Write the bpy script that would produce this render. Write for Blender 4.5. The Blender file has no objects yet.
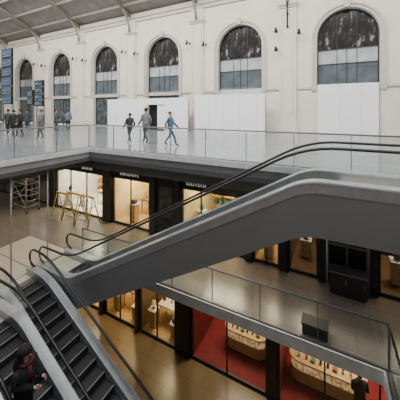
import bpy, bmesh, math, random
from mathutils import Vector, Matrix
random.seed(7)
S=bpy.context.scene
COL=S.collection
# ------------------------------------------------------------------ materials
def _nt(name):
    m=bpy.data.materials.new(name); m.use_nodes=True
    nt=m.node_tree; b=nt.nodes.get('Principled BSDF'); return m,nt,b
def mat(name,col,rough=.5,metal=0,col2=None,scale=4,bump=0,emit=0,spec=.5):
    m,nt,b=_nt(name)
    b.inputs['Roughness'].default_value=rough; b.inputs['Metallic'].default_value=metal
    b.inputs['Specular IOR Level'].default_value=spec
    c2=col2 or tuple(min(1,c*.86) for c in col)
    tc=nt.nodes.new('ShaderNodeTexCoord'); n=nt.nodes.new('ShaderNodeTexNoise')
    n.inputs['Scale'].default_value=scale; n.inputs['Detail'].default_value=4
    nt.links.new(tc.outputs['Object'],n.inputs['Vector'])
    r=nt.nodes.new('ShaderNodeValToRGB'); r.color_ramp.elements[0].position=.35; r.color_ramp.elements[1].position=.65
    r.color_ramp.elements[0].color=(*c2,1); r.color_ramp.elements[1].color=(*col,1)
    nt.links.new(n.outputs['Fac'],r.inputs['Fac']); nt.links.new(r.outputs['Color'],b.inputs['Base Color'])
    if emit:
        nt.links.new(r.outputs['Color'],b.inputs['Emission Color']); b.inputs['Emission Strength'].default_value=emit
    if bump:
        bp=nt.nodes.new('ShaderNodeBump'); bp.inputs['Strength'].default_value=bump; bp.inputs['Distance'].default_value=.01
        nt.links.new(n.outputs['Fac'],bp.inputs['Height']); nt.links.new(bp.outputs['Normal'],b.inputs['Normal'])
    return m
def tile(name,col,col2,mortar,w=1.2,h=.6,rough=.25,spec=.5):
    m,nt,b=_nt(name); b.inputs['Roughness'].default_value=rough; b.inputs['Specular IOR Level'].default_value=spec
    tc=nt.nodes.new('ShaderNodeTexCoord'); k=nt.nodes.new('ShaderNodeTexBrick')
    k.inputs['Scale'].default_value=1; k.inputs['Brick Width'].default_value=w; k.inputs['Row Height'].default_value=h
    k.inputs['Mortar Size'].default_value=.008; k.inputs['Color1'].default_value=(*col,1); k.inputs['Color2'].default_value=(*col2,1); k.inputs['Mortar'].default_value=(*mortar,1)
    nt.links.new(tc.outputs['Object'],k.inputs['Vector'])
    n=nt.nodes.new('ShaderNodeTexNoise'); n.inputs['Scale'].default_value=.6; nt.links.new(tc.outputs['Object'],n.inputs['Vector'])
    mx=nt.nodes.new('ShaderNodeMix'); mx.data_type='RGBA'; mx.blend_type='MULTIPLY'; mx.inputs[0].default_value=.3
    nt.links.new(k.outputs['Color'],mx.inputs[6]); nt.links.new(n.outputs['Fac'],mx.inputs[7])
    nt.links.new(mx.outputs[2],b.inputs['Base Color']); return m
def glassm(name,tint=(.93,.97,.96),base=.05,gain=.6):
    m=bpy.data.materials.new(name); m.use_nodes=True; nt=m.node_tree; nt.nodes.clear()
    o=nt.nodes.new('ShaderNodeOutputMaterial'); mx=nt.nodes.new('ShaderNodeMixShader')
    t=nt.nodes.new('ShaderNodeBsdfTransparent'); t.inputs[0].default_value=(*tint,1)
    g=nt.nodes.new('ShaderNodeBsdfGlossy'); g.inputs['Roughness'].default_value=.02; g.inputs[0].default_value=(.95,.97,.97,1)
    f=nt.nodes.new('ShaderNodeLayerWeight'); f.inputs[0].default_value=.5
    p=nt.nodes.new('ShaderNodeMath'); p.operation='POWER'; p.inputs[1].default_value=4
    q=nt.nodes.new('ShaderNodeMath'); q.operation='MULTIPLY_ADD'; q.inputs[1].default_value=gain; q.inputs[2].default_value=base
    nt.links.new(f.outputs['Facing'],p.inputs[0]); nt.links.new(p.outputs[0],q.inputs[0])
    nt.links.new(q.outputs[0],mx.inputs[0]); nt.links.new(t.outputs[0],mx.inputs[1]); nt.links.new(g.outputs[0],mx.inputs[2]); nt.links.new(mx.outputs[0],o.inputs[0])
    return m
M={}
M['wall']=mat('cream_plaster',(.80,.745,.655),.8,col2=(.74,.69,.60),scale=1.2)
M['trim']=mat('cream_stone_trim',(.62,.57,.49),.7)
M['hoard']=mat('white_hoarding_board',(.95,.95,.97),.5,col2=(.92,.92,.94),scale=.6)
M['ufloor']=tile('pale_stone_tile',(.38,.39,.415),(.355,.365,.39),(.23,.23,.25),rough=.12,spec=.9)
M['mfloor']=tile('grey_beige_tile',(.30,.26,.215),(.28,.24,.20),(.16,.14,.11),rough=.2,spec=.5)
M['lfloor']=tile('tan_stone_tile',(.33,.235,.125),(.30,.215,.115),(.18,.13,.07),rough=.25,spec=.45)
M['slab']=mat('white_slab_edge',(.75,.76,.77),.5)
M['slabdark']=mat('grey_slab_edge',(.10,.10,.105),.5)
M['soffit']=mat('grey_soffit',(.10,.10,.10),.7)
M['roof']=mat('grey_roof_panels',(.36,.33,.31),.7,col2=(.27,.25,.235),scale=1)
M['steelroof']=mat('painted_roof_steel',(.30,.265,.23),.5)
M['black']=mat('black_metal',(.012,.012,.013),.35)
M['dark']=mat('dark_grey_metal',(.035,.035,.038),.4)
M['rubber']=mat('black_rubber',(.010,.010,.011),.4)
M['clad']=mat('satin_grey_cladding',(.205,.205,.215),.36,.2,col2=(.195,.195,.205),scale=.8)
M['band']=mat('brushed_steel_side_band',(.36,.36,.375),.3,.35,scale=6)
M['steel']=mat('brushed_steel',(.50,.51,.54),.3,.5,scale=8)
M['rail']=mat('satin_steel_rail',(.26,.27,.29),.35,.5)
M['deck']=mat('pale_aluminium_deck',(.66,.67,.70),.28,.4)
M['plate']=mat('ribbed_landing_plate',(.70,.62,.52),.4,.1,scale=20)
M['step']=mat('dark_step_metal',(.035,.036,.039),.45,.3,scale=20)
M['groove']=mat('step_groove',(.013,.013,.014),.5)
M['nose']=mat('step_edge_aluminium',(.22,.22,.23),.4,.4)
M['glass']=glassm('clear_railing_glass',(.955,.975,.97),.03,.5)
M['shopglass']=glassm('shop_window_glass',(.97,.98,.97),.03,.5)
M['gold']=mat('dull_yellow_timber',(.50,.36,.09),.55)
M['warm']=mat('warm_cream_wall',(.85,.70,.44),.7,col2=(.66,.50,.27),scale=1.5)
M['white']=mat('white_paint',(.85,.84,.8),.5)
M['wood']=mat('brown_wood',(.22,.13,.065),.45,col2=(.14,.08,.04),scale=6)
M['pale_wood']=mat('pale_maple_wood',(.62,.43,.22),.4,col2=(.5,.33,.16),scale=6)
M['red']=mat('red_carpet',(.22,.006,.012),.75,col2=(.15,.005,.009))
M['redwall']=mat('dark_red_lacquer',(.13,.008,.011),.4)
M['lamp']=mat('lamp_white',(1,.9,.72),.5,emit=14)
M['litband']=mat('backlit_warm_display',(.85,.58,.28),.5,col2=(.30,.16,.07),scale=9,emit=.55)
M['screen']=mat('blue_screen',(.07,.13,.22),.3,col2=(.010,.018,.03),scale=5,emit=.5)
M['mark']=mat('pale_sign_lettering',(.75,.73,.68),.5,emit=.6)
M['rowmark']=mat('blue_white_screen_rows',(.20,.30,.40),.5,emit=.4)
M['doorglass']=mat('dark_door_glass',(.11,.14,.14),.12,col2=(.03,.04,.045),scale=2)
M['paneband']=mat('misty_pane',(.50,.53,.55),.2,col2=(.34,.37,.39),scale=2)
M['panelow']=mat('bluegrey_pane',(.13,.16,.185),.12,col2=(.08,.10,.12),scale=1.5)
M['eye']=mat('eye_dark',(.03,.02,.02),.3); M['lip']=mat('lip',(.45,.18,.15),.5)
M['skin']=mat('skin',(.62,.40,.30),.55,scale=10)
def paneup():  # reflected trees and sky are painted into the pane colour
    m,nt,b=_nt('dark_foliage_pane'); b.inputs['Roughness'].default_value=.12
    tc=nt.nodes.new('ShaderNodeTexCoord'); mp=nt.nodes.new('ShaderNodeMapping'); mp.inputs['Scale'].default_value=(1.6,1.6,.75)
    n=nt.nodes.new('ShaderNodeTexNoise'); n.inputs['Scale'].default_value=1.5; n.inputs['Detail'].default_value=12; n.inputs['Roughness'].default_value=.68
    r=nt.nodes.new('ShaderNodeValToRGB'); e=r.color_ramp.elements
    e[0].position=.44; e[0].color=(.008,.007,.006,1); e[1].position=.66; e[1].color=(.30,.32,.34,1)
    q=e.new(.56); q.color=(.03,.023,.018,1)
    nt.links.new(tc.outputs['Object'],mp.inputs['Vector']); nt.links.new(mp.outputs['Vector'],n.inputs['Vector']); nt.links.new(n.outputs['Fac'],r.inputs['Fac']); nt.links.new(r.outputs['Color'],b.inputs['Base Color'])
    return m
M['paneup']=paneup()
def cloth(c): 
    k='cloth_%02d_%02d_%02d'%tuple(int(x*99) for x in c)
    if k not in M: M[k]=mat('fabric_'+k[6:],c,.85,scale=14)
    return M[k]
# ------------------------------------------------------------------ mesh helpers
def bx(bm,x0,x1,y0,y1,z0,z1,mi=0):
    v=[bm.verts.new(p) for p in [(x0,y0,z0),(x1,y0,z0),(x1,y1,z0),(x0,y1,z0),(x0,y0,z1),(x1,y0,z1),(x1,y1,z1),(x0,y1,z1)]]
    for f in [(0,3,2,1),(4,5,6,7),(0,1,5,4),(1,2,6,5),(2,3,7,6),(3,0,4,7)]:
        bm.faces.new([v[i] for i in f]).material_index=mi
def ring(c,t,rx,ry,seg,up=None):
    t=t.normalized(); u=up or (Vector((0,0,1)) if abs(t.z)<.9 else Vector((0,1,0)))
    a=t.cross(u).normalized(); b=a.cross(t).normalized()
    return [c+a*math.cos(2*math.pi*i/seg)*rx+b*math.sin(2*math.pi*i/seg)*ry for i in range(seg)]
def tube(bm,pts,rad,seg=8,mi=0,up=None,cap=True):
    pts=[Vector(p) for p in pts]; n=len(pts)
    if not isinstance(rad,(list,)): rad=[rad]*n
    rs=[]
    for i,p in enumerate(pts):
        t=(pts[min(i+1,n-1)]-pts[max(i-1,0)])
        r=rad[i]; rx,ry=(r if isinstance(r,tuple) else (r,r))
        rs.append([bm.verts.new(q) for q in ring(p,t,rx,ry,seg,up)])
    for i in range(n-1):
        for j in range(seg):
            f=bm.faces.new([rs[i][j],rs[i][(j+1)%seg],rs[i+1][(j+1)%seg],rs[i+1][j]]); f.material_index=mi; f.smooth=True
    if cap:
        bm.faces.new(rs[0][::-1]).material_index=mi; bm.faces.new(rs[-1]).material_index=mi
def prism(bm,poly,y0,y1,mi=0):
    a=[bm.verts.new((x,y0,z)) for x,z in poly]; b=[bm.verts.new((x,y1,z)) for x,z in poly]
    n=len(poly)
    bm.faces.new(a).material_index=mi; bm.faces.new(b[::-1]).material_index=mi
    for i in range(n): bm.faces.new([a[i],b[i],b[(i+1)%n],a[(i+1)%n]]).material_index=mi
def strip(bm,top,bot,y0,y1,mi=0):
    n=len(top); V=[]
    for (xt,zt),(xb,zb) in zip(top,bot):
        V.append([bm.verts.new((xt,y0,zt)),bm.verts.new((xt,y1,zt)),bm.verts.new((xb,y1,zb)),bm.verts.new((xb,y0,zb))])
    for i in range(n-1):
        for j in range(4):
            f=bm.faces.new([V[i][j],V[i][(j+1)%4],V[i+1][(j+1)%4],V[i+1][j]]); f.material_index=mi
    bm.faces.new(V[0]).material_index=mi; bm.faces.new(V[-1][::-1]).material_index=mi
def ball(bm,c,r,seg=10,mi=0):
    rx,ry,rz=r if isinstance(r,tuple) else (r,r,r)
    res=bmesh.ops.create_uvsphere(bm,u_segments=seg,v_segments=max(5,seg*2//3),radius=1,matrix=Matrix.Translation(c)@Matrix.Diagonal((rx,ry,rz,1)))
    for v in res['verts']:
        for f in v.link_faces: f.material_index=mi; f.smooth=True
def finish(bm,name,mats,parent=None,pbase=None,bevel=0,base=None):
    bmesh.ops.recalc_face_normals(bm,faces=bm.faces[:])
    xs=[v.co for v in bm.verts]
    lo=Vector([min(v[i] for v in xs) for i in range(3)]); hi=Vector([max(v[i] for v in xs) for i in range(3)])
    c=Vector(base) if base is not None else Vector(((lo.x+hi.x)/2,(lo.y+hi.y)/2,lo.z))
    for v in bm.verts: v.co-=c
    me=bpy.data.meshes.new(name); bm.to_mesh(me); bm.free()
    for m in (mats if isinstance(mats,(list,tuple)) else [mats]): me.materials.append(m)
    o=bpy.data.objects.new(name,me); COL.objects.link(o)
    if parent: o.parent=parent; o.location=c-Vector(pbase)
    else: o.location=c
    if bevel:
        b=o.modifiers.new('Bevel','BEVEL'); b.width=bevel; b.segments=2; b.limit_method='ANGLE'
    return o
class Thing:
    def __init__(s,name,label,cat,base,group=None,kind=None):
        s.b=Vector(base); s.o=bpy.data.objects.new(name,None); s.o.empty_display_size=.2; s.o.location=s.b; COL.objects.link(s.o)
        tag(s.o,label,cat,group,kind)
    def part(s,name,bm,mats,bevel=0,label=None):
        o=finish(bm,name,mats,s.o,s.b,bevel)
        if label: o['label']=label
        return o
def tag(o,label,cat,group=None,kind=None):
    o['label']=label; o['category']=cat
    if group:o['group']=group
    if kind:o['kind']=kind
def single(name,fn,mats,label,cat,group=None,kind=None,bevel=0):
    bm=bmesh.new(); fn(bm); o=finish(bm,name,mats,bevel=bevel); tag(o,label,cat,group,kind); return o
def boxo(name,d,m,label,cat,kind='structure',bevel=0,group=None):
    return single(name,lambda bm:bx(bm,*d),m,label,cat,group,kind,bevel)
# ------------------------------------------------------------------ shell
ZU,ZM,ZL=0.0,-4.2,-8.4
VX0,VX1=-9.3,1.9; VY=7.6
boxo('floor',(-46,12,VY,18.4,-.4,0),M['ufloor'],'pale polished stone floor of the upper concourse','floor')
boxo('floor',(-46,VX0,-6,VY,-.4,0),M['ufloor'],'pale stone floor beside the open void','floor')
boxo('floor',(VX1,12,-6,VY,-.4,0),M['ufloor'],'pale stone floor at the escalator head','floor')
boxo('floor',(VX0,VX1,-6,.3,-.4,0),M['ufloor'],'pale stone floor strip at the viewing edge','floor')
boxo('wall_front',(-46,12,-6.4,-6,-8.7,11),M['wall'],'plain plaster wall closing the hall opposite the arches','wall')
boxo('wall_left',(-46.4,-46,-6,18.4,-8.7,10.5),M['wall'],'plain plaster end wall of the hall','wall')
boxo('wall_right',(12,12.4,-6,18.4,-8.7,10.5),M['wall'],'plain plaster end wall of the hall','wall')
boxo('trim_1',(-9.32,VX1,VY-.05,VY,-.16,.03),M['slab'],'white slab edge band along the void','slab edge')
boxo('trim_2',(VX0,VX0+.05,.3,VY-.05,-.16,.03),M['slab'],'white slab edge band on the short side','slab edge')
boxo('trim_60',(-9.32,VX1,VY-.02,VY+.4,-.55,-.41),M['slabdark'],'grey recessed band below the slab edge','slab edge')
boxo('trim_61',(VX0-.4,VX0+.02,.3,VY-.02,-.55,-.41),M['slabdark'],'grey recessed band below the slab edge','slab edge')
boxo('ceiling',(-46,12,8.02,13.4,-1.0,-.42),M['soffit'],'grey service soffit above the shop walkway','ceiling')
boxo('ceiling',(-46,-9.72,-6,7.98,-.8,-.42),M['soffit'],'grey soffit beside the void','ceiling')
MX0,MX1,MY=-8.95,1.1,6.9
boxo('floor',(-30,12,MY,13.4,-4.5,ZM),M['mfloor'],'grey beige tiled floor of the middle walkway','floor')
boxo('floor',(-30,MX0-.1,-6,MY,-4.5,ZM),M['mfloor'],'grey beige tiled floor at the escalator landing','floor')
boxo('floor',(MX1,12,-6,MY,-4.5,ZM),M['mfloor'],'grey beige tiled middle floor','floor')
boxo('trim_3',(MX0,MX1,MY-.04,MY,-4.48,-4.16),M['slab'],'pale slab edge band of the middle floor','slab edge')
boxo('trim_4',(MX1-.04,MX1,-4,MY-.04,-4.48,-4.16),M['slab'],'pale slab edge band of the middle floor','slab edge')
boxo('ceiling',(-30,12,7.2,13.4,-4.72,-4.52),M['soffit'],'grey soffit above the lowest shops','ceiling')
boxo('floor',(-30,12,-6,14,-8.7,ZL),M['lfloor'],'tan stone floor of the lowest level','floor')
WY=18.4; WT=10.6; BAY=7.07; CX=[.95-BAY*k for k in range(-1,7)]; R=1.72; SPR=6.38
def wallfn(bm):
    for c in CX:
        a=c-BAY/2; b=c+BAY/2
        def q(x0,x1,z0,z1): bx(bm,x0,x1,WY,WY+.6,z0,z1)
        q(a,c-R,0,WT); q(c+R,b,0,WT)
        N=20; P=[(c-R*math.cos(math.pi*i/N),SPR+R*math.sin(math.pi*i/N)) for i in range(N+1)]
        strip(bm,[(x,WT) for x,z in P],P,WY,WY+.6)
single('wall_back',wallfn,M['wall'],'cream plaster hall wall with tall round arches','wall',kind='structure')
def cornice(bm):
    bx(bm,-46,12,WY-.25,WY,10.2,10.6); bx(bm,-46,12,WY-.14,WY,9.9,10.2)
single('trim_5',cornice,M['trim'],'moulded cream cornice at the top of the wall','cornice',kind='structure')
n=6
for i,c in enumerate(CX):
    def pil(bm):
        x=c-BAY/2
        bx(bm,x-.55,x+.55,WY-.16,WY,0,9.9); bx(bm,x-.65,x+.65,WY-.22,WY,0,.6)
    single('trim_%d'%n,pil,M['wall'],'shallow cream pilaster with a raised base','pilaster',kind='structure'); n+=1
    def cap(bm):
        x=c-BAY/2; bx(bm,x-.62,x+.62,WY-.24,WY-.161,8.7,8.85); bx(bm,x-.68,x+.68,WY-.32,WY-.161,8.85,8.97); bx(bm,x-.40,x-.36,WY-.18,WY-.161,1.2,8.4); bx(bm,x+.36,x+.40,WY-.18,WY-.161,1.2,8.4)
    single('trim_%d'%n,cap,M['trim'],'moulded pilaster cap with thin panel lines','pilaster cap',kind='structure'); n+=1
    def arch(bm):
        N=24
        for r1,r0,dy in ((R+.30,R+.18,.15),(R+.18,R,.07)):
            o=[(c-r1*math.cos(math.pi*j/N),SPR+r1*math.sin(math.pi*j/N)) for j in range(N+1)]
            p=[(c-r0*math.cos(math.pi*j/N),SPR+r0*math.sin(math.pi*j/N)) for j in range(N+1)]
            o=[(c-r1,2.9)]+o+[(c+r1,2.9)]; p=[(c-r0,2.9)]+p+[(c+r0,2.9)]
            strip(bm,o,p,WY-dy,WY)
        bx(bm,c-.18,c+.18,WY-.24,WY-.13,SPR+R-.02,SPR+R+.5)
    single('trim_%d'%n,arch,M['trim'],'moulded cream arch surround with keystone','arch surround',kind='structure'); n+=1
    def ledge(bm):
        bx(bm,c-BAY/2+.56,c-R-.31,WY-.10,WY,3.05,3.2); bx(bm,c+R+.31,c+BAY/2-.56,WY-.10,WY,3.05,3.2)
    single('trim_%d'%n,ledge,M['trim'],'thin stone string course beside the arch','ledge',kind='structure'); n+=1
def archpoly(c,r,z0):
    N=22; return [(c-r,z0)]+[(c-r*math.cos(math.pi*j/N),SPR+r*math.sin(math.pi*j/N)) for j in range(N+1)]+[(c+r,z0)]
for k,c in enumerate(CX):
    T=Thing('window_%d'%(k+1),'tall arched window with dark metal glazing bars','window',(c,WY+.35,3.2),kind='structure')
    r=R-.07
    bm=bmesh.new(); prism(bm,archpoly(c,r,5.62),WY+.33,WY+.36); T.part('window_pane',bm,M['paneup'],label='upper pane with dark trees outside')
    bm=bmesh.new(); bx(bm,c-r,c+r,WY+.33,WY+.36,4.70,5.56); T.part('window_pane',bm,M['paneband'],label='misty pale pane')
    bm=bmesh.new(); bx(bm,c-r,c+r,WY+.33,WY+.36,3.35,4.62); T.part('window_pane',bm,M['panelow'],label='blue grey pane')
    bm=bmesh.new()
    N=22
    o=[(c-R,3.25)]+[(c-R*math.cos(math.pi*j/N),SPR+R*math.sin(math.pi*j/N)) for j in range(N+1)]+[(c+R,3.25)]
    strip(bm,o,archpoly(c,r,3.25),WY+.25,WY+.42)
    for z in (3.27,4.62,5.56): bx(bm,c-r,c+r,WY+.29,WY+.4,z,z+.06)
    for x in (-.55,.0,.55): bx(bm,c+x-.015,c+x+.015,WY+.30,WY+.4,3.3,5.56)
    for x in (-.55,.55): bx(bm,c+x-.012,c+x+.012,WY+.31,WY+.4,5.6,SPR+math.sqrt(r*r-.55*.55))
    T.part('window_frame',bm,M['dark'])
    if k>=3:
        D=Thing('door_%d'%(k-2),'glazed double entrance door below an arched window','door',(c,WY+.35,0),kind='structure')
        bm=bmesh.new(); bx(bm,c-R,c+R,WY+.2,WY+.45,2.95,3.24); D.part('transom_panel',bm,M['trim'])
        for sx in (-1,1):
            bm=bmesh.new(); a,b=(c-R+.08,c-.04) if sx<0 else (c+.04,c+R-.08)
            bx(bm,a,b,WY+.34,WY+.37,.08,2.9); D.part('door_leaf',bm,M['doorglass'])
            bm=bmesh.new(); bx(bm,c+sx*.12-.015,c+sx*.12+.015,WY+.27,WY+.3,.9,1.4); bx(bm,c+sx*.12-.015,c+sx*.12+.015,WY+.3,WY+.34,1.35,1.4);bx(bm,c+sx*.12-.015,c+sx*.12+.015,WY+.3,WY+.34,.9,.95); D.part('handle',bm,M['steel'])
        bm=bmesh.new(); bx(bm,c-R,c-R+.08,WY+.3,WY+.42,0,2.95); bx(bm,c+R-.08,c+R,WY+.3,WY+.42,0,2.95); bx(bm,c-.04,c+.04,WY+.3,WY+.42,0,2.95); bx(bm,c-R+.08,c+R-.08,WY+.3,WY+.42,2.9,2.95); D.part('door_frame',bm,M['dark'])
def hoarding(x0,x1,y,h,lab,door=None):
    T=Thing('hoarding',lab,'hoarding',((x0+x1)/2,y,0))
    x=x0; 
    while x<x1-.05:
        xe=min(x+1.22,x1)
        if not(door and x+.01<door[1] and xe-.01>door[0]):
            bm=bmesh.new(); bx(bm,x,xe-.03,y,y+.06,.01,h); T.part('board',bm,M['hoard'])
        else:
            if x<door[0]-.02: bm=bmesh.new(); bx(bm,x,door[0],y,y+.06,.01,h); T.part('board',bm,M['hoard'])
            if xe>door[1]+.02: bm=bmesh.new(); bx(bm,door[1],xe-.03,y,y+.06,.01,h); T.part('board',bm,M['hoard'])
        x=xe
    bm=bmesh.new(); bx(bm,x0,x1,y+.061,y+.11,.02,.12); bx(bm,x0,x1,y+.061,y+.11,h-.2,h-.1); bx(bm,x0,x0+.1,y+.061,y+.11,.12,h-.2); bx(bm,x1-.1,x1,y+.061,y+.11,.12,h-.2); T.part('back_frame',bm,M['dark'])
    if door:
        bm=bmesh.new(); bx(bm,door[0],door[1],y,y+.06,2.1,h); T.part('board',bm,M['hoard'])
        bm=bmesh.new(); bx(bm,door[0],door[1],y+.5,y+.55,.01,2.08); T.part('door_backing',bm,M['black'],label='dark doorway lining')  # black sheet put in as the shade inside the doorway
        bm=bmesh.new(); bx(bm,door[0]+1.12,door[1],y+.1,y+.15,.01,2.08); T.part('door',bm,M['hoard'])
hoarding(-18.4,-9.75,17.0,2.62,'long white site hoarding with a dark doorway',(-13.9,-12.0))
hoarding(-9.4,-3.9,17.35,2.78,'white site hoarding panels standing before the wall')
hoarding(-.72,2.62,18.25,3.3,'white hoarding boards filling the base of an arch')
def roof(bm):
    v=[bm.verts.new(p) for p in [(-46,18.6,10.6),(12,18.6,10.6),(12,6,16.6),(-46,6,16.6),(-46,18.6,10.8),(12,18.6,10.8),(12,6,16.8),(-46,6,16.8)]]
    for f in [(0,3,2,1),(4,5,6,7),(0,1,5,4),(1,2,6,5),(2,3,7,6),(3,0,4,7)]: bm.faces.new([v[i] for i in f])
single('ceiling',roof,M['roof'],'sloping grey panelled hall roof','ceiling',kind='structure')
for j in range(7):
    y=17.2-j*1.7; z=10.6+(18.6-y)*6/12.6
    boxo('roof_purlin',(-46,12,y-.06,y+.06,z-.26,z-.02),M['steelroof'],'painted steel purlin running under the roof','purlin',kind=None,group='roof purlins')
for k in range(-1,7):
    x=.95-BAY*k-BAY/2
    T=Thing('roof_truss','painted steel roof rafter with curved bracket','roof truss',(x,18.2,8.95),group='roof trusses')
    bm=bmesh.new(); pts=[(x,18.25-t*12,10.42+t*12*6/12.6) for t in (0,.5,1)]
    tube(bm,pts,[(.11,.2)]*3,8); T.part('rafter',bm,M['steelroof'])
    bm=bmesh.new(); A=[]
    for t in range(11):
        a=math.pi/2*t/10; A.append((x,18.05-5.2*(1-math.cos(a)),8.97+3.4*math.sin(a)))
    tube(bm,A,.10,8); T.part('curved_bracket',bm,M['steelroof'])
    for t in (2,4,6,8):
        bm=bmesh.new(); p=A[t]; zt=10.4+(18.25-p[1])*6/12.6; tube(bm,[p,(x,p[1]+.1,zt)],.04,6)
        T.part('brace',bm,M['steelroof'])
def spot(x,z):
    T=Thing('wall_spotlight','small black spotlight on a wall arm','lamp',(x,WY,z),group='wall spotlights')
    bm=bmesh.new(); bx(bm,x-.06,x+.06,WY-.05,WY,z-.1,z+.1); tube(bm,[(x,WY-.05,z),(x,WY-.5,z+.05)],.02,6); T.part('bracket',bm,M['black'])
    bm=bmesh.new(); tube(bm,[(x,WY-.5,z+.14),(x,WY-.52,z-.02),(x,WY-.56,z-.2)],[.06,.09,.11],10); T.part('lamp_head',bm,M['black'])
for k in range(0,5):
    x=.95-BAY*k-BAY/2
    spot(x-.75,7.2); spot(x+.75,6.9)
    if k==0: spot(x-.75,5.9)
def pipe(bm): tube(bm,[(-2.59,WY-.36,7.3),(-2.59,WY-.36,9.85)],.05,8); bx(bm,-2.65,-2.53,WY-.38,WY-.16,7.3,7.4); bx(bm,-2.65,-2.53,WY-.38,WY-.16,8.2,8.3)
single('wall_pipe',pipe,M['black'],'black vertical pipe clipped to the pilaster','pipe')
# ------------------------------------------------------------------ railings
def railing(p0,p1,z,h,label):
    p0=Vector((*p0,z));p1=Vector((*p1,z)); L=(p1-p0).length; d=(p1-p0)/L; nn=Vector((-d.y,d.x,0))
    T=Thing('glass_railing',label,'railing',(p0+p1)/2)
    cnt=max(1,round(L/1.5)); w=L/cnt
    def ob(bm,a,b,t,z0,z1):
        A=p0+d*a;B=p0+d*b
        vs=[]
        for zz in (z0,z1):
            for q in (A-nn*t,B-nn*t,B+nn*t,A+nn*t): vs.append(bm.verts.new((q.x,q.y,z+zz)))
        for f in [(0,3,2,1),(4,5,6,7),(0,1,5,4),(1,2,6,5),(2,3,7,6),(3,0,4,7)]: bm.faces.new([vs[i] for i in f])
    for i in range(cnt):
        bm=bmesh.new(); ob(bm,i*w+.013,(i+1)*w-.013,.006,.05,h-.02); T.part('glass_panel',bm,M['glass'])
    for i in range(cnt+1):
        bm=bmesh.new(); c=min(max(i*w,.009),L-.009); ob(bm,c-.009,c+.009,.015,.05,h-.01); T.part('post',bm,M['rail'])
    bm=bmesh.new(); a=p0+Vector((0,0,h));b=p1+Vector((0,0,h)); tube(bm,[a,b],.024,8); T.part('handrail',bm,M['rail'])
    bm=bmesh.new(); ob(bm,0,L,.03,0,.05); T.part('base_channel',bm,M['rail'])
railing((VX0-.07,VY+.07),(VX1,VY+.07),0,1.0,'glass railing with thin posts and steel rail along the upper void')
railing((VX0-.07,.3),(VX0-.07,VY),0,1.0,'glass railing with thin posts on the short side of the void')
railing((MX0,MY+.07),(MX1+.07,MY+.07),ZM,1.05,'glass railing with thin posts along the middle walkway edge')
railing((MX1+.07,-2),(MX1+.07,MY),ZM,1.05,'glass railing on the return edge of the middle floor')
for (x,y) in ((-9.62,4.7),(-9.62,5.95)):
    single('slender_column',lambda bm:(tube(bm,[(x,y,ZM),(x,y,-.56)],.025,10),tube(bm,[(x,y,ZM),(x,y,ZM+.03)],.09,12)),M['steel'],'thin white steel column from floor to soffit','column',group='slender columns')
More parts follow.
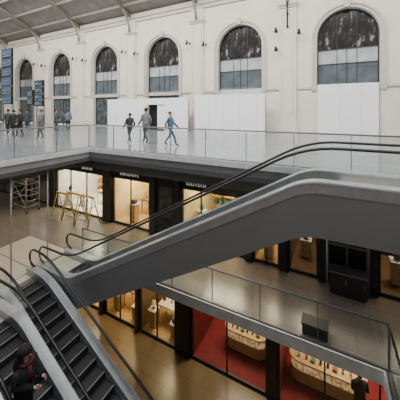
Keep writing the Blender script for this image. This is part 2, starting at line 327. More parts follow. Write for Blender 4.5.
# ------------------------------------------------------------------ escalators
def escalator(label,xlow,xhigh,zlow,zhigh,y0,y1,elow,ehigh,zmin,w=.22,rnd=.55):
    def raw(x):
        t=(x-xlow)/(xhigh-xlow); return zlow+(zhigh-zlow)*min(1,max(0,t))
    def P(x): return sum(raw(x+.55*(j/6)) for j in range(-6,7))/13
    def Q(x): return sum(raw(x+rnd*(j/6)) for j in range(-6,7))/13
    a,b=min(elow,ehigh),max(elow,ehigh)
    T=Thing('escalator',label,'escalator',((a+b)/2,(y0+y1)/2,zlow))
    N=90; X=[a+(b-a)*i/N for i in range(N+1)]
    for s,(ya,yb) in ((-1,(y0,y0+.05)),(1,(y1-.05,y1))):
        bm=bmesh.new(); strip(bm,[(x,Q(x)+.02) for x in X],[(x,max(zmin,Q(x)-.85)) for x in X],ya,yb); T.part('side_cladding',bm,M['clad'])
        e=.012*s
        bm=bmesh.new(); strip(bm,[(x,Q(x)+.22) for x in X],[(x,Q(x)+.02) for x in X],ya+min(e,0),yb+max(e,0)); T.part('side_band',bm,M['band'])
    bm=bmesh.new(); strip(bm,[(x,max(zmin,Q(x)-.85)+.04) for x in X],[(x,max(zmin,Q(x)-.85)) for x in X],y0+.05,y1-.05); T.part('underside_panel',bm,M['clad'])
    for (ya,yb) in ((y0,y0+w),(y1-w,y1)):
        bm=bmesh.new(); strip(bm,[(x,Q(x)+.255) for x in X],[(x,Q(x)+.22) for x in X],ya-.02,yb+.01); T.part('deck',bm,M['deck'])
    for (ya,yb) in ((y0+w-.02,y0+w),(y1-w,y1-w+.02)):
        bm=bmesh.new(); strip(bm,[(x,Q(x)+.22) for x in X],[(x,P(x)-.3) for x in X],ya,yb); T.part('skirt',bm,M['steel'])
    for yc in (y0+w/2,y1-w/2):
        cnt=8; g0,g1=a+.25,b-.25
        for i in range(cnt):
            u0=g0+(g1-g0)*i/cnt+.008; u1=g0+(g1-g0)*(i+1)/cnt-.008
            xs=[u0+(u1-u0)*j/8 for j in range(9)]
            bm=bmesh.new(); strip(bm,[(x,P(x)+.88) for x in xs],[(x,Q(x)+.255) for x in xs],yc-.006,yc+.006); T.part('glass_panel',bm,M['glass'])
        pts=[]
        for j in range(9):
            th=-math.pi/2+math.pi*j/8; pts.append((a+.3-.28*math.cos(th),yc,P(a)+.61+.29*math.sin(th)))
        xs=[a+.35+(b-a-.7)*i/50 for i in range(51)]
        pts+= [(x,yc,P(x)+.90) for x in xs]
        for j in range(9):
            th=math.pi/2-math.pi*j/8; pts.append((b-.3+.28*math.cos(th),yc,P(b)+.61+.29*math.sin(th)))
        bm=bmesh.new(); tube(bm,pts,[(.040,.030)]*len(pts),8); T.part('handrail',bm,M['rubber'])
    lo,hi=min(xlow,xhigh),max(xlow,xhigh)
    run=.36; x=lo-.7; yi0,yi1=y0+w,y1-w; up=1 if xhigh>xlow else -1
    while x<hi+.7-run+.01:
        z=P(x+run/2); bm=bmesh.new()
        bx(bm,x,x+run,yi0+.005,yi1-.005,z-.24,z,0)
        e=x if up>0 else x+run-.03
        bx(bm,e-.004,e+.030,yi0+.01,yi1-.01,z-.02,z+.004,1)
        nn=11
        for g in range(nn):
            yy=yi0+.05+(yi1-yi0-.1)*g/(nn-1); bx(bm,x+.035,x+run-.035,yy-.014,yy+.014,z-.01,z+.003,2)
        T.part('step',bm,[M['step'],M['nose'],M['groove']]); x+=run
    bm=bmesh.new(); bx(bm,a,lo-.7,yi0,yi1,P(a)-.06,P(a)+.012); T.part('landing_plate',bm,M['plate'])
    bm=bmesh.new(); bx(bm,x,b,yi0,yi1,P(b)-.06,P(b)+.012); T.part('landing_plate',bm,M['plate'])
    return P
escalator('grey clad escalator with black handrails rising to the upper concourse',-7.73,-.45,ZM,ZU,5.45,6.75,-9.5,1.88,-4.75,rnd=.3)
escalator('escalator with dark steps and glass sides going down',-1.3,-8.58,ZL,ZM,4.08,5.38,.2,-9.6,-9.2,w=.2)
K2=-7.35
P2=escalator('second parallel escalator carrying a rider down',K2+7.28,K2,ZL,ZM,2.70,3.98,1.5,-9.6,-9.2,w=.2,rnd=.35)
for ya,yb in ((5.45,6.85),(4.05,5.43),(2.66,4.02)):
    boxo('landing_floor_plate',(-12.4,-9.65,ya+.01,yb-.01,ZM,ZM+.012),M['plate'],'pale tan floor plate at the escalator landing','floor plate',kind=None,group='escalator floor plates')
# ------------------------------------------------------------------ shops
def marks(bm,x0,x1,y,z0,z1):
    x=x0
    while x<x1:
        w=random.choice((.05,.07,.08)); h=(z1-z0)*random.choice((.7,1,1,.8))
        bx(bm,x,x+.022,y-.012,y,z0,z0+h); 
        if random.random()<.7: bx(bm,x+.022,x+w,y-.012,y,z0,z0+.025)
        if random.random()<.6: bx(bm,x+.022,x+w,y-.012,y,z0+h-.025,z0+h)
        x+=w+.04
def shop(x0,x1,Y,zf,zc,label,wallm,floorm,depth=3,fasc=M['black'],fh=.8,glass=True,mk=None,power=60,col=(1,.82,.55),mull=1,frame=M['dark'],lamps=True):
    def iw(bm): bx(bm,x0,x1,Y+depth,Y+depth+.05,zf+.02,zc-.03); bx(bm,x0,x0+.05,Y+.1,Y+depth,zf+.02,zc-.03); bx(bm,x1-.05,x1,Y+.1,Y+depth,zf+.02,zc-.03)
    single('wall_shop',iw,wallm,'interior walls of a shop','wall',kind='structure')
    boxo('floor',(x0+.05,x1-.05,Y,Y+depth,zf+.002,zf+.02),floorm,'floor finish inside a shop','floor')
    boxo('ceiling',(x0+.05,x1-.05,Y+.1,Y+depth,zc-.08,zc-.03),M['white'],'white ceiling inside a shop','ceiling')
    T=Thing('shopfront',label,'shopfront',((x0+x1)/2,Y,zf))
    bm=bmesh.new(); bx(bm,x0,x1,Y-.08,Y+.08,zc-fh,zc-.01); T.part('fascia',bm,fasc)
    if mk:
        bm=bmesh.new(); marks(bm,mk[0],mk[1],Y-.08,zc-fh*.8,zc-fh*.8+.19); T.part('sign_lettering',bm,M['mark'])
    bm=bmesh.new(); 
    bx(bm,x0,x0+.07,Y-.04,Y+.04,zf,zc-fh-.06); bx(bm,x1-.07,x1,Y-.04,Y+.04,zf,zc-fh-.06); bx(bm,x0,x1,Y-.04,Y+.04,zc-fh-.06,zc-fh)
    for i in range(1,mull+1):
        x=x0+(x1-x0)*i/(mull+1); bx(bm,x-.025,x+.025,Y-.03,Y+.03,zf,zc-fh-.06)
    if glass: bx(bm,x0+.07,x1-.07,Y-.03,Y+.03,zf,zf+.1)
    T.part('shopfront_frame',bm,frame)
    if glass:
        for i in range(mull+1):
            a=x0+(x1-x0)*i/(mull+1)+.04; b=x0+(x1-x0)*(i+1)/(mull+1)-.04
            bm=bmesh.new(); bx(bm,a,b,Y-.006,Y+.006,zf+.1,zc-fh-.06); T.part('window_pane',bm,M['shopglass'])
    if lamps:
        k=max(1,int((x1-x0)/.8))
        for i in range(k):
            for yy,dz in ((.55,.95),(2.2,.6)):
                x=x0+(x1-x0)*(i+.5)/k
                L=Thing('spotlight_lamp','small glowing pendant spotlight in a shop','lamp',(x,Y+yy,zc-dz),group='shop spotlights')
                bm=bmesh.new(); tube(bm,[(x,Y+yy,zc-.08),(x,Y+yy,zc-dz+.1)],.008,6); L.part('rod',bm,M['dark'])
                bm=bmesh.new(); tube(bm,[(x,Y+yy,zc-dz+.1),(x,Y+yy,zc-dz)],[.04,.06],10); L.part('lamp_shade',bm,M['dark'])
                bm=bmesh.new(); ball(bm,(x,Y+yy,zc-dz-.01),.045,8); L.part('bulb',bm,M['lamp'])
    if power:
        l=bpy.data.lights.new('shop_light','AREA'); l.energy=power; l.color=col; l.shape='RECTANGLE'; l.size=(x1-x0)*.6; l.size_y=depth*.3
        o=bpy.data.objects.new('shop_light',l); COL.objects.link(o); o.location=((x0+x1)/2,Y+depth*.5,zc-.15)
SY=9.7; ZC=-1.0
def pillar(x0,x1,Y,zf,zc,m,lab='dark clad pillar between shopfronts'):
    def f(bm): bx(bm,x0,x1,Y-.15,Y+.35,zf+.14,zc); bx(bm,x0-.01,x1+.01,Y-.17,Y+.36,zf,zf+.14)
    single('pillar',f,m,lab,'pillar',group='shopfront pillars')
shop(-22.5,-15.3,SY,ZM,ZC,'unlit shopfront with grey panelled interior',M['soffit'],M['mfloor'],power=30,col=(1,.9,.8),mull=3,lamps=False)
shop(-14.8,-10.75,SY,ZM,ZC,'brightly lit shopfront with white interior and black fascia',M['white'],M['white'],power=230,mk=(-12.4,-11.6),col=(1,.88,.64),mull=2)
shop(-10.1,-7.65,SY,ZM,ZC,'shopfront with golden lit interior and black lettered fascia',M['warm'],M['pale_wood'],power=170,mk=(-9.5,-8.3),col=(1,.86,.58),mull=1)
shop(-5.9,-2.95,SY,ZM,ZC,'warm lit shopfront with pale shelving and dark fascia',M['warm'],M['pale_wood'],power=150,mk=(-5.6,-4.6),col=(1,.86,.58),mull=2)
shop(-2.65,-1.65,SY,ZM,ZC,'narrow shopfront with warm light',M['warm'],M['pale_wood'],power=35,mull=1)
shop(-1.35,-.35,SY,ZM,ZC,'narrow shopfront lined in brown wood',M['wood'],M['wood'],power=35,mull=0)
shop(1.35,4.4,SY,ZM,ZC,'shopfront with brown wood interior and dark fascia',M['wood'],M['wood'],power=60,mull=2)
for a,b in ((-15.3,-14.8),(-10.75,-10.1),(-2.95,-2.65),(-1.65,-1.35),(-.35,-.1),(1.1,1.35)): pillar(a+.02,b-.02,SY,ZM,ZC-.01,M['dark'])
pillar(-7.6,-7.3,SY,ZM,ZC-.01,M['dark']); pillar(-6.2,-5.95,SY,ZM,ZC-.01,M['dark'])
T=Thing('poster_panel','large black panel with a dim printed poster','poster',(-6.75,SY,ZM))
bm=bmesh.new(); bx(bm,-7.28,-6.22,SY-.05,SY+.1,ZM,ZC-.01); T.part('panel',bm,M['black'])
bm=bmesh.new(); bx(bm,-7.1,-6.4,SY-.06,SY-.05,ZM+.9,ZM+2.3); T.part('poster',bm,mat('dim_poster',(.12,.11,.1),.4,col2=(.03,.03,.03),scale=3))
T=Thing('closed_shopfront','closed shopfront with black slatted shutter and steel frame','shopfront',(.5,SY,ZM))
bm=bmesh.new(); bx(bm,-.08,1.08,SY,SY+.06,ZM,ZC-.01)
for i in range(26): bx(bm,-.06,1.06,SY-.02,SY,ZM+.1+i*.11,ZM+.16+i*.11)
T.part('shutter',bm,M['black'])
bm=bmesh.new(); bx(bm,-.08,1.08,SY-.06,SY-.021,ZM+1.3,ZM+1.38); T.part('middle_rail',bm,M['rail'])
for x in (-.08,.48,1.04):
    bm=bmesh.new(); bx(bm,x,x+.04,SY-.10,SY-.061,ZM,ZC-.9); T.part('mullion',bm,M['rail'])
def cabinet(x0,x1,y0,y1,z,h,m,lab):
    T=Thing('display_cabinet',lab,'cabinet',((x0+x1)/2,(y0+y1)/2,z))
    bm=bmesh.new(); bx(bm,x0,x1,y0+.02,y1,z+.06,z+h-.04); T.part('body',bm,m,.01)
    bm=bmesh.new(); bx(bm,x0-.02,x1+.02,y0-.02,y1,z+h-.04,z+h); T.part('worktop',bm,M['rail'])
    bm=bmesh.new(); bx(bm,x0+.04,x1-.04,y0+.05,y1-.04,z,z+.06); T.part('plinth',bm,M['dark'])
    k=max(1,int((x1-x0)/.5))
    for i in range(k):
        a=x0+(x1-x0)*i/k+.01;b=x0+(x1-x0)*(i+1)/k-.01
        bm=bmesh.new(); bx(bm,a,b,y0,y0+.018,z+.08,z+h-.06); d=T.part('door',bm,m)
        bm=bmesh.new(); bx(bm,b-.06,b-.045,y0-.02,y0,z+h*.55,z+h*.75); T.part('handle',bm,M['steel'])
cabinet(-.0,1.0,9.05,9.5,ZM,.75,M['dark'],'low black cabinet standing before the shutter')
PC=[(.5,.1,.06),(.08,.08,.1),(.7,.66,.55),(.15,.2,.3),(.4,.25,.08),(.1,.25,.15)]
def wallshelf(x0,x1,y,zs,m):
    for zz in zs:
        boxo('wall_shelf',(x0,x1,y-.36,y,zz,zz+.04),m,'thin board shelf fixed to a shop wall','shelf',kind=None,group='shop wall shelves')
        x=x0+.06
        while x<x1-.3:
            w=random.uniform(.14,.26); hh=random.uniform(.12,.3)
            boxo('product_box',(x,x+w,y-.32,y-.06,zz+.041,zz+.041+hh),cloth(random.choice(PC)),'small boxed product standing on a shop shelf','box',kind=None,group='products on the shop shelves',bevel=.01)
            x+=w+random.uniform(.03,.14)
F=ZM+.02
for a,b in ((-5.6,-4.4),(-4.2,-3.2),(-9.8,-8.0),(-14.4,-12.7),(-12.4,-11.1)): wallshelf(a,b,SY+3-.001,(F+.25,F+.75,F+1.25),M['pale_wood'])
wallshelf(1.6,3.6,SY+3-.001,(F+.25,F+.75,F+1.25),M['pale_wood'])
def vase(x,y,z,c,s=1):
    def f(bm): tube(bm,[(x,y,z),(x,y,z+.06*s),(x,y,z+.16*s),(x,y,z+.24*s)],[.05*s,.08*s,.06*s,.03*s],12)
    single('vase',f,cloth(c),'small ceramic vase displayed in a shop','vase',group='vases in the shops')
def plinth(x,y,z,h,m,kind=0):
    T=Thing('display_plinth','slim display plinth standing behind the shop window','plinth',(x,y,z),group='shop window plinths')
    bm=bmesh.new(); bx(bm,x-.17,x+.17,y-.17,y+.17,z+.05,z+h-.03); T.part('body',bm,m)
    bm=bmesh.new(); bx(bm,x-.14,x+.14,y-.14,y+.14,z,z+.05); T.part('foot',bm,M['dark'])
    bm=bmesh.new(); bx(bm,x-.2,x+.2,y-.2,y+.2,z+h-.03,z+h); T.part('top',bm,M['white'])
    if kind==0: vase(x,y,z+h,random.choice(PC),1.3)
    elif kind==1:
        boxo('product_box',(x-.13,x+.13,y-.1,y+.1,z+h+.001,z+h+.2),cloth(random.choice(PC)),'boxed product standing on a display plinth','box',kind=None,group='products on display plinths',bevel=.01)
    else:
        L=Thing('table_lamp','small glowing table lamp on a display plinth','lamp',(x,y,z+h),group='lamps on display plinths')
        bm=bmesh.new(); tube(bm,[(x,y,z+h),(x,y,z+h+.02),(x,y,z+h+.021),(x,y,z+h+.2)],[.07,.07,.012,.012],10); L.part('base',bm,M['dark'])
        bm=bmesh.new(); tube(bm,[(x,y,z+h+.19),(x,y,z+h+.34)],[.12,.08],12); L.part('lamp_shade',bm,M['litband'])
for i,(x,h) in enumerate(((-14.2,.9),(-13.4,.4),(-9.65,.5),(-9.1,.95),(-8.0,.6),(-5.5,1.0),(-4.85,.4),(-3.4,.8),(-11.2,.6),(-2.15,.8),(2.0,.8),(-.85,.7))):
    plinth(x,SY+.5+.35*(i%3),F,h,M['white'] if x<-10 else M['pale_wood'],(0,2,1,1,2)[i%5])
def table(cx,cy,z,w,d,h,m,lab,items=0):
    T=Thing('display_table',lab,'table',(cx,cy,z))
    bm=bmesh.new(); bx(bm,cx-w/2,cx+w/2,cy-d/2,cy+d/2,z+h-.05,z+h); T.part('table_top',bm,m,.01)
    for sx in (-1,1):
        for sy in (-1,1):
            bm=bmesh.new(); x=cx+sx*(w/2-.06);y=cy+sy*(d/2-.06); tube(bm,[(x,y,z),(x,y,z+h-.05)],[.02,.03],8); T.part('leg',bm,m)
    for i in range(items):
        vase(cx-w/2+.15+(w-.3)*i/max(1,items-1),cy,z+h,random.choice(PC),random.uniform(.6,1.1))
table(-4.3,11.4,F,1.5,.8,.85,M['wood'],'brown wood display table in a lit shop',4)
table(-8.9,11.5,F,1.2,.7,.8,M['wood'],'brown wood display table in a golden shop',3)
table(-12.2,11.5,F,1.6,.8,.8,M['pale_wood'],'pale wood display table in a bright shop',4)
def trestle(cx,cy,z,w,h):
    T=Thing('trestle','dull yellow A-frame trestle standing on the walkway','trestle',(cx,cy,z),group='yellow trestles')
    for sx in (-1,1):
        for sy in (-1,1):
            bm=bmesh.new(); tube(bm,[(cx+sx*w/2,cy+sy*.38,z),(cx+sx*w/2*.85,cy+sy*.03,z+h)],.026,6); T.part('leg',bm,M['gold'])
    bm=bmesh.new(); bx(bm,cx-w/2,cx+w/2,cy-.05,cy+.05,z+h-.02,z+h+.05); T.part('top_beam',bm,M['gold'])
    for sy in (-1,1):
        for a,b in ((.35,.35),(.35,1.0)):
            bm=bmesh.new(); f=lambda zz:.38*(1-zz/h)+.03
            tube(bm,[(cx-w/2*.95,cy+sy*f(a),z+a),(cx+w/2*.9,cy+sy*f(b),z+b)],.016,6); T.part('brace',bm,M['gold'])
trestle(-12.1,8.9,ZM,.95,1.4); trestle(-11.05,8.9,ZM,.95,1.4); trestle(-13.15,8.95,ZM,.9,1.25)
T=Thing('scaffold_tower','tall grey tubular steel scaffold tower on wheels','scaffold',(-15.9,8.6,ZM))
bm=bmesh.new()
for x in (-16.6,-15.2):
    for y in (8.2,8.9): tube(bm,[(x,y,ZM+.12),(x,y,ZM+3.0)],.028,6)
for i in range(9):
    z=.35+.32*i
    for x in (-16.6,-15.2): tube(bm,[(x,8.2,ZM+z),(x,8.9,ZM+z)],.018,6)
for z in (.35,1.0,1.65,2.3,2.9):
    for y in (8.2,8.9): tube(bm,[(-16.6,y,ZM+z),(-15.2,y,ZM+z)],.022,6)
for a,b in ((.35,1.65),(1.65,2.9)):
    tube(bm,[(-16.6,8.2,ZM+a),(-15.2,8.2,ZM+b)],.018,6); tube(bm,[(-15.2,8.2,ZM+a),(-16.6,8.2,ZM+b)],.018,6)
T.part('frame',bm,M['steel'])
bm=bmesh.new(); bx(bm,-16.55,-15.25,8.25,8.85,ZM+1.68,ZM+1.73); T.part('platform',bm,M['wood'])
for x in (-16.6,-15.2):
    for y in (8.2,8.9):
        bm=bmesh.new(); tube(bm,[(x,y-.02,ZM+.06),(x,y+.02,ZM+.06)],.06,12); T.part('wheel',bm,M['rubber'])
T=Thing('notice_board','tall black board with small framed print','board',(-17.9,9.35,ZM))
bm=bmesh.new(); bx(bm,-18.8,-17.1,9.35,9.45,ZM,ZM+2.9); T.part('board',bm,M['black'])
bm=bmesh.new(); bx(bm,-18.4,-17.5,9.33,9.35,ZM+1.7,ZM+2.5); T.part('print',bm,mat('board_print',(.25,.24,.22),.5,col2=(.05,.05,.05),scale=5))
T=Thing('equipment_box','black box standing against the glass railing','box',(-.35,7.2,ZM))
bm=bmesh.new(); bx(bm,-.65,-.05,7.06,7.4,ZM+.03,ZM+.3); T.part('body',bm,M['black'],.02)
bm=bmesh.new(); bx(bm,-.67,-.03,7.04,7.42,ZM+.3,ZM+.34); T.part('lid',bm,M['dark'])
for x in (-.6,-.14):
    bm=bmesh.new(); bx(bm,x,x+.05,7.1,7.36,ZM,ZM+.03); T.part('foot',bm,M['rubber'])
LY=9.0; LC=-4.75
shop(-13.5,-10.2,LY,ZL,LC,'lowest level shopfront with yellow lit interior',M['warm'],M['pale_wood'],power=130,mull=2)
shop(-9.9,-7.9,LY,ZL,LC,'lowest level shopfront with yellow lit interior',M['warm'],M['pale_wood'],power=110,col=(1,.8,.48),mull=1)
shop(-7.7,-5.75,LY,ZL,LC,'lowest level shopfront with wood and yellow interior',M['wood'],M['pale_wood'],power=100,col=(1,.8,.48),mull=1)
shop(-5.0,-1.95,LY,ZL,LC,'glazed shopfront with red carpet and dark red walls',M['redwall'],M['red'],power=130,mull=1,depth=3.6)
shop(-1.6,4.2,LY,ZL,LC,'wide glazed shopfront with red carpet and long counter',M['redwall'],M['red'],power=200,mull=3,depth=3.6)
pillar(-5.7,-5.05,LY,ZL,LC-.01,M['dark']); pillar(-1.93,-1.62,LY,ZL,LC-.01,M['dark']); pillar(-7.88,-7.72,LY,ZL,LC-.01,M['wood']); pillar(-10.18,-9.92,LY,ZL,LC-.01,M['dark'])
FL=ZL+.02
table(-8.9,10.1,FL,1.1,.7,.85,M['wood'],'brown wood table in a yellow shop',3)
table(-6.7,10.1,FL,1.1,.7,.85,M['white'],'white table in a yellow shop',3)
for i,x in enumerate((-9.5,-8.3,-7.3,-6.1)): plinth(x,LY+.5,FL,.8-.2*(i%2),M['pale_wood'],(1,0,2,1)[i])
def counter(x0,x1,yc,z,lab,h=.9,d=.72):
    T=Thing('counter',lab,'counter',((x0+x1)/2,yc,z))
    def ext(r,za,zb):
        P=[]
        for j in range(13): th=math.pi/2+math.pi*j/12; P.append((x0+d/2+r*math.cos(th),yc+r*math.sin(th)))
        for j in range(13): th=-math.pi/2+math.pi*j/12; P.append((x1-d/2+r*math.cos(th),yc+r*math.sin(th)))
        bm=bmesh.new(); a=[bm.verts.new((x,y,za)) for x,y in P]; b=[bm.verts.new((x,y,zb)) for x,y in P]; n=len(P)
        bm.faces.new(a); bm.faces.new(b)
        for i in range(n): bm.faces.new([a[i],a[(i+1)%n],b[(i+1)%n],b[i]])
        return bm
    T.part('plinth',ext(d/2-.06,z,z+.12),M['dark']); T.part('curved_front',ext(d/2-.02,z+.12,z+h-.38),M['pale_wood']); T.part('display_band',ext(d/2-.05,z+h-.38,z+h-.05),M['litband'],label='backlit warm glass display band'); T.part('countertop',ext(d/2+.03,z+h-.05,z+h),M['pale_wood'])
    k=int((x1-x0)/.15)
    for i in range(k):
        x=x0+.35+(x1-x0-.7)*i/max(1,k-1); yy=yc+(.16 if i%2 else -.16)
        c=[M['white'],M['dark'],cloth((.5,.1,.06)),M['wood'],cloth((.1,.2,.1)),M['steel'],M['dark']][i%7]
        if i%3!=1: single('bottle',lambda bm:tube(bm,[(x,yy,z+h),(x,yy,z+h+.14),(x,yy,z+h+.19),(x,yy,z+h+.27)],[.04,.04,.015,.015],10),c,'slim bottle standing on the curved counter','bottle',group='bottles on the counters')
        else: single('bowl',lambda bm:tube(bm,[(x,yy,z+h),(x,yy,z+h+.04),(x,yy,z+h+.08)],[.04,.07,.09],12),c,'small round bowl resting on the curved counter','bowl',group='bowls on the counters')
counter(-4.0,-2.25,10.3,FL,'curved pale wood counter with backlit display on red carpet')
counter(-1.35,1.1,10.2,FL,'long curved pale wood counter with backlit display')
counter(-1.1,2.8,11.6,FL,'rear pale wood counter with backlit display')
counter(-4.5,-2.6,11.7,FL,'rear pale wood counter with backlit display')
table(1.3,9.45,FL,.5,.5,.72,M['dark'],'small dark cafe table on red carpet',1)
# ------------------------------------------------------------------ information boards
def infoboard(x,y,z0,z1,w,n,lab):
    T=Thing('information_display',lab,'display',(x,y,0))
    for s in (-1,1):
        bm=bmesh.new(); tube(bm,[(x+s*(w/2-.1),y+.12,0),(x+s*(w/2-.1),y+.12,z1)],.05,8); T.part('post',bm,M['dark'])
    h=(z1-z0)/n
    for i in range(n):
        za=z0+i*h; bm=bmesh.new(); bx(bm,x-w/2,x+w/2,y-.07,y+.07,za+.02,za+h-.02); T.part('screen_housing',bm,M['black'])
        bm=bmesh.new(); bx(bm,x-w/2+.12,x+w/2-.12,y-.085,y-.07,za+.13,za+h-.13); T.part('screen',bm,M['screen'])
        bm=bmesh.new()
        for j in range(2):
            zz=za+.2+(h-.42)*j/2
            bx(bm,x-w/2+.2,x-w/2+.2+(w-.45)*random.uniform(.3,.8),y-.092,y-.085,zz,zz+.05)
        T.part('screen_rows',bm,M['rowmark'])
infoboard(-25.6,15,2.0,4.6,1.4,4,'stacked dark blue information screens on dark posts')
infoboard(-33.6,16,2.3,8.8,2.2,6,'tall dark departure board on posts')
infoboard(-29.8,16.5,2.2,3.9,1.1,2,'pair of dark information screens on posts')
# ------------------------------------------------------------------ people
def person(x,y,z,head,h,coat,trous,hairc,label,stride=.28,arm=.2,long=False,hairlong=False,hem=.86,shoe=(.03,.025,.02),elbow=.1,group=None,fold=False,puff=1.06,scarf=None):
    s=h/1.75; Rm=Matrix.Rotation(math.radians(head),4,'Z')
    T=Thing('person',label,'person',(x,y,z),group)
    def W(p): return Rm@(Vector(p)*s)+Vector((x,y,z))
    V=[];E=[];RR=[]
    def add(p,r,par=None):
        V.append(p);RR.append(r)
        if par is not None:E.append((par,len(V)-1))
        return len(V)-1
    pv=add((0,0,.96),(.13,.10)); sp=add((0,-.005,1.12),(.13,.10),pv); ch=add((0,0,1.30),(.15,.11),sp); nb=add((0,0,1.44),(.085,.075),ch)
    nk=add((0,.005,1.51),(.05,.052),nb); jaw=add((0,.02,1.575),(.062,.07),nk); hd=add((0,.008,1.64),(.076,.092),jaw); tp=add((0,0,1.705),(.055,.065),hd)
    hands=[];arms=[]
    for sx,sw in ((1,-arm),(-1,arm)):
        sh=add((sx*.175,0,1.42),(.058,.058),ch)
        el=(sx*.235,sw*.45-.03,1.15); wr=(sx*.23,sw+elbow,.93) if not fold else (sx*.12,.30,1.10)
        e=add(el,(.043,.043),sh); w=add(wr,(.028,.028),e)
        d=(Vector(wr)-Vector(el)).normalized(); pm=Vector(wr)+d*.07; add(tuple(pm),(.020,.036),w)
        hands.append((Vector(wr),pm,d,sx)); arms.append([(sx*.16,0,1.425),(sx*.2,0,1.38),el,tuple(Vector(wr)-d*.02)])
    for sx,st in ((1,stride),(-1,-stride)):
        hp=add((sx*.09,0,.90),(.095,.095),pv)
        kn=add((sx*.095,(st*.62+.03) if st>0 else (st*.3+.04),.50),(.06,.06),hp)
        an=add((sx*.09,st,.10 if st>=0 else .10+.13*abs(st)),(.04,.042),kn)
        add((sx*.10,st+.15,.035),(.038,.03),an)
    me=bpy.data.meshes.new('skel'); me.from_pydata([tuple(Vector(p)) for p in V],E,[])
    o=bpy.data.objects.new('skel',me); COL.objects.link(o)
    o.modifiers.new('Skin','SKIN'); sv=me.skin_vertices[0].data
    for i,r in enumerate(RR): sv[i].radius=r; sv[i].use_root=(i==0)
    m=o.modifiers.new('Sub','SUBSURF'); m.levels=1; m.render_levels=1
    dg=bpy.context.evaluated_depsgraph_get(); dg.update()
    ev=bpy.data.meshes.new_from_object(o.evaluated_get(dg)); bpy.data.objects.remove(o)
    bm=bmesh.new(); bm.from_mesh(ev)
    for f in bm.faces:
        c=f.calc_center_median(); f.smooth=True
        if c.z>1.47 and abs(c.x)<.14: f.material_index=0
        elif any((c-pm).length<.085 for _,pm,_,_ in hands): f.material_index=0
        elif c.z<.11: f.material_index=3
        elif c.z<1.0 and abs(c.x)<.2: f.material_index=2
        else: f.material_index=1
    for wr,pm,d,sx in hands:
        side=d.cross(Vector((1,0,0))).normalized()
        for k,(off,L) in enumerate(((-.028,.062),(-.010,.075),(.009,.07),(.026,.055))):
            a=pm+side*off-d*.01; b=a+d*(L*.6); c=b+(d*.8+Vector((-sx*.6,0,0))).normalized()*L*.5
            tube(bm,[a,b,c],[.009,.0085,.006],6)
        sg=1 if side.y>0 else -1
        a=wr+d*.03+side*.025*sg; b=a+(side*sg*.8+d).normalized()*.04; tube(bm,[a,b,b+d*.025],[.011,.010,.007],6)
    for sx in (-1,1):
        ball(bm,(sx*.031,.093,1.64),(.012,.008,.008),8,4); ball(bm,(sx*.082,.0,1.632),(.012,.022,.034),8,0)
    tube(bm,[(0,.098,1.648),(0,.118,1.612),(0,.095,1.602)],[.008,.015,.010],8,0); ball(bm,(0,.09,1.580),(.024,.010,.007),8,5)
    for v in bm.verts: v.co=W(v.co)
    T.part('body',bm,[M['skin'],cloth(coat),cloth(trous),cloth(shoe),M['eye'],M['lip']])
    bm=bmesh.new()
    hh=.52 if long else hem
    tube(bm,[(0,0,hh),(0,0,.98),(0,0,1.12),(0,.0,1.30),(0,0,1.40),(0,0,1.465),(0,.005,1.50)],[tuple(q*puff for q in r) for r in [(.20 if long else .175,.14),(.178,.135),(.172,.13),(.195,.135),(.18,.12),(.11,.085),(.07,.068)]],14,0,up=Vector((0,1,0)))
    for A in arms: tube(bm,A,[.05*puff,.068*puff,.055*puff,.042*puff],10)
    for v in bm.verts: v.co=W(v.co)
    T.part('coat' if long else 'jacket',bm,cloth(coat))
    bm=bmesh.new(); g=1.4 if hairlong else 1
    ball(bm,(0,-.012-(g-1)*.05,1.665),(.092*g,.108*g,.095*g),16)
    zc=1.655 if hairlong else 1.69
    bmesh.ops.delete(bm,geom=[v for v in bm.verts if v.co.y>.045 and v.co.z<zc or v.co.z<1.585],context='VERTS')
    if hairlong: tube(bm,[(0,-.06,1.68),(0,-.085,1.58),(0,-.09,1.46),(0,-.10,1.36),(0,-.11,1.28)],[(.11,.06),(.155,.10),(.185,.11),(.17,.08),(.08,.03)],12,up=Vector((0,1,0)))
    for v in bm.verts: v.co=W(v.co)
    hr=T.part('hair',bm,cloth(hairc)); sd=hr.modifiers.new('Solid','SOLIDIFY'); sd.thickness=.012
    if scarf:
        bm=bmesh.new(); pts=[(.11*math.cos(a),.02+.10*math.sin(a),1.475) for a in [2*math.pi*i/14 for i in range(15)]]; tube(bm,pts,.042,8,cap=False); tube(bm,[(.05,.13,1.46),(.06,.16,1.3),(.06,.15,1.15)],[.04,.05,.05],8)
        for v in bm.verts: v.co=W(v.co)
        T.part('scarf',bm,cloth(scarf))
    return T
DK=(.02,.02,.025)
person(-8.95,9.7,0,75,1.50,(.05,.055,.07),(.05,.055,.08),(.03,.02,.015),'woman in short dark jacket and dark jeans walking',.26,.18)
person(-8.15,9.95,0,80,1.76,(.24,.25,.28),(.06,.06,.08),(.05,.035,.02),'man in casual grey jacket and dark trousers walking',.24,.15)
person(-6.55,9.75,0,-80,1.58,(.12,.17,.26),(.07,.11,.20),(.06,.05,.04),'person in blue grey jacket and blue jeans striding',.36,.25)
person(-16.6,8.6,0,170,1.68,(.02,.02,.025),DK,(.03,.02,.02),'person in a black jacket and trousers walking away',.16,.12)
person(-14.7,8.7,0,160,1.70,(.17,.17,.18),(.03,.03,.035),(.12,.1,.08),'man in a long grey coat standing with dark trousers',.10,.1,long=True)
person(-17.9,8.9,0,90,1.66,(.03,.03,.03),DK,(.02,.02,.02),'person in dark coat walking',.2,.15,long=True)
person(-19.2,9.2,0,100,1.70,(.06,.06,.07),DK,(.02,.02,.02),'person in charcoal jacket standing near the railing',.1,.1)
person(-19.3,12.6,0,-30,1.7,(.10,.09,.10),(.05,.06,.09),(.03,.02,.01),'person in a dark brown jacket standing',.1,.1)
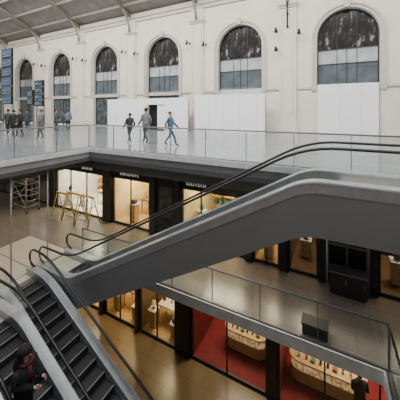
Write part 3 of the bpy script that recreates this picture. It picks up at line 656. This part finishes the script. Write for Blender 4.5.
person(-18.4,13.0,0,60,1.66,(.14,.17,.22),(.03,.03,.04),(.04,.03,.02),'person in a slate blue jacket walking',.2,.15)
person(-25.5,13.2,0,180,1.7,(.05,.05,.06),DK,(.02,.02,.02),'person in dark jacket walking near the doors',.2,.15)
person(-26.3,13.0,0,150,1.68,(.22,.21,.19),(.05,.05,.05),(.05,.04,.02),'person in beige jacket near the doors',.15,.15)
person(-22.5,12.2,0,90,1.7,(.06,.06,.07),DK,(.02,.02,.02),'person in a dark coat walking across the hall',.2,.15,long=True)
def stepz(x):
    x0=K2-.7; i=int((x-x0)/.36); return P2(x0+i*.36+.18)+.006, x0+i*.36+.18
z_,x_=stepz(-5.75)
person(x_,3.06,z_,-70,1.78,(.010,.009,.011),DK,(.012,.007,.006),'woman with long dark hair in a puffy black coat riding down',.06,.06,hairlong=True,fold=True,puff=1.3,scarf=(.07,.015,.015))
person(.85,9.6,FL,20,1.60,(.03,.03,.035),DK,(.03,.02,.02),'person in black standing at the curved counter',.05,.05,fold=True)
person(1.85,10.4,FL,120,1.66,(.05,.12,.07),DK,(.03,.02,.02),'shop worker in dark green beside the cafe table',.05,.05)
# ------------------------------------------------------------------ light
w=bpy.data.worlds.new('World'); S.world=w; w.use_nodes=True
bg=w.node_tree.nodes['Background']; bg.inputs[0].default_value=(.90,.94,1,1); bg.inputs[1].default_value=1.0
def area(loc,rot,sx,sy,e,col,name='skylight'):
    l=bpy.data.lights.new(name,'AREA'); l.shape='RECTANGLE'; l.size=sx; l.size_y=sy; l.energy=e; l.color=col
    o=bpy.data.objects.new(name,l); COL.objects.link(o); o.location=loc; o.rotation_euler=rot
area((-14,7.5,15.2),(math.radians(42),0,0),44,4,9000,(1,.96,.90))  # added wall wash, tilted at the arches to brighten the wall
area((-10,3,15),(math.radians(8),0,0),30,8,1800,(.95,.97,1))
area((-14,5.5,-.9),(0,0,0),6,4,110,(1,.87,.7),'soffit_light')  # added fill under the soffit, no fixture; brightens the middle floor
# camera
cd=bpy.data.cameras.new('Camera'); cd.sensor_width=36; cd.lens=22.77; cd.shift_y=-.225; cd.clip_start=.05
co=bpy.data.objects.new('Camera',cd); COL.objects.link(co); co.location=(0,0,1.65); co.rotation_euler=(math.radians(90),0,math.radians(27.2)); S.camera=co
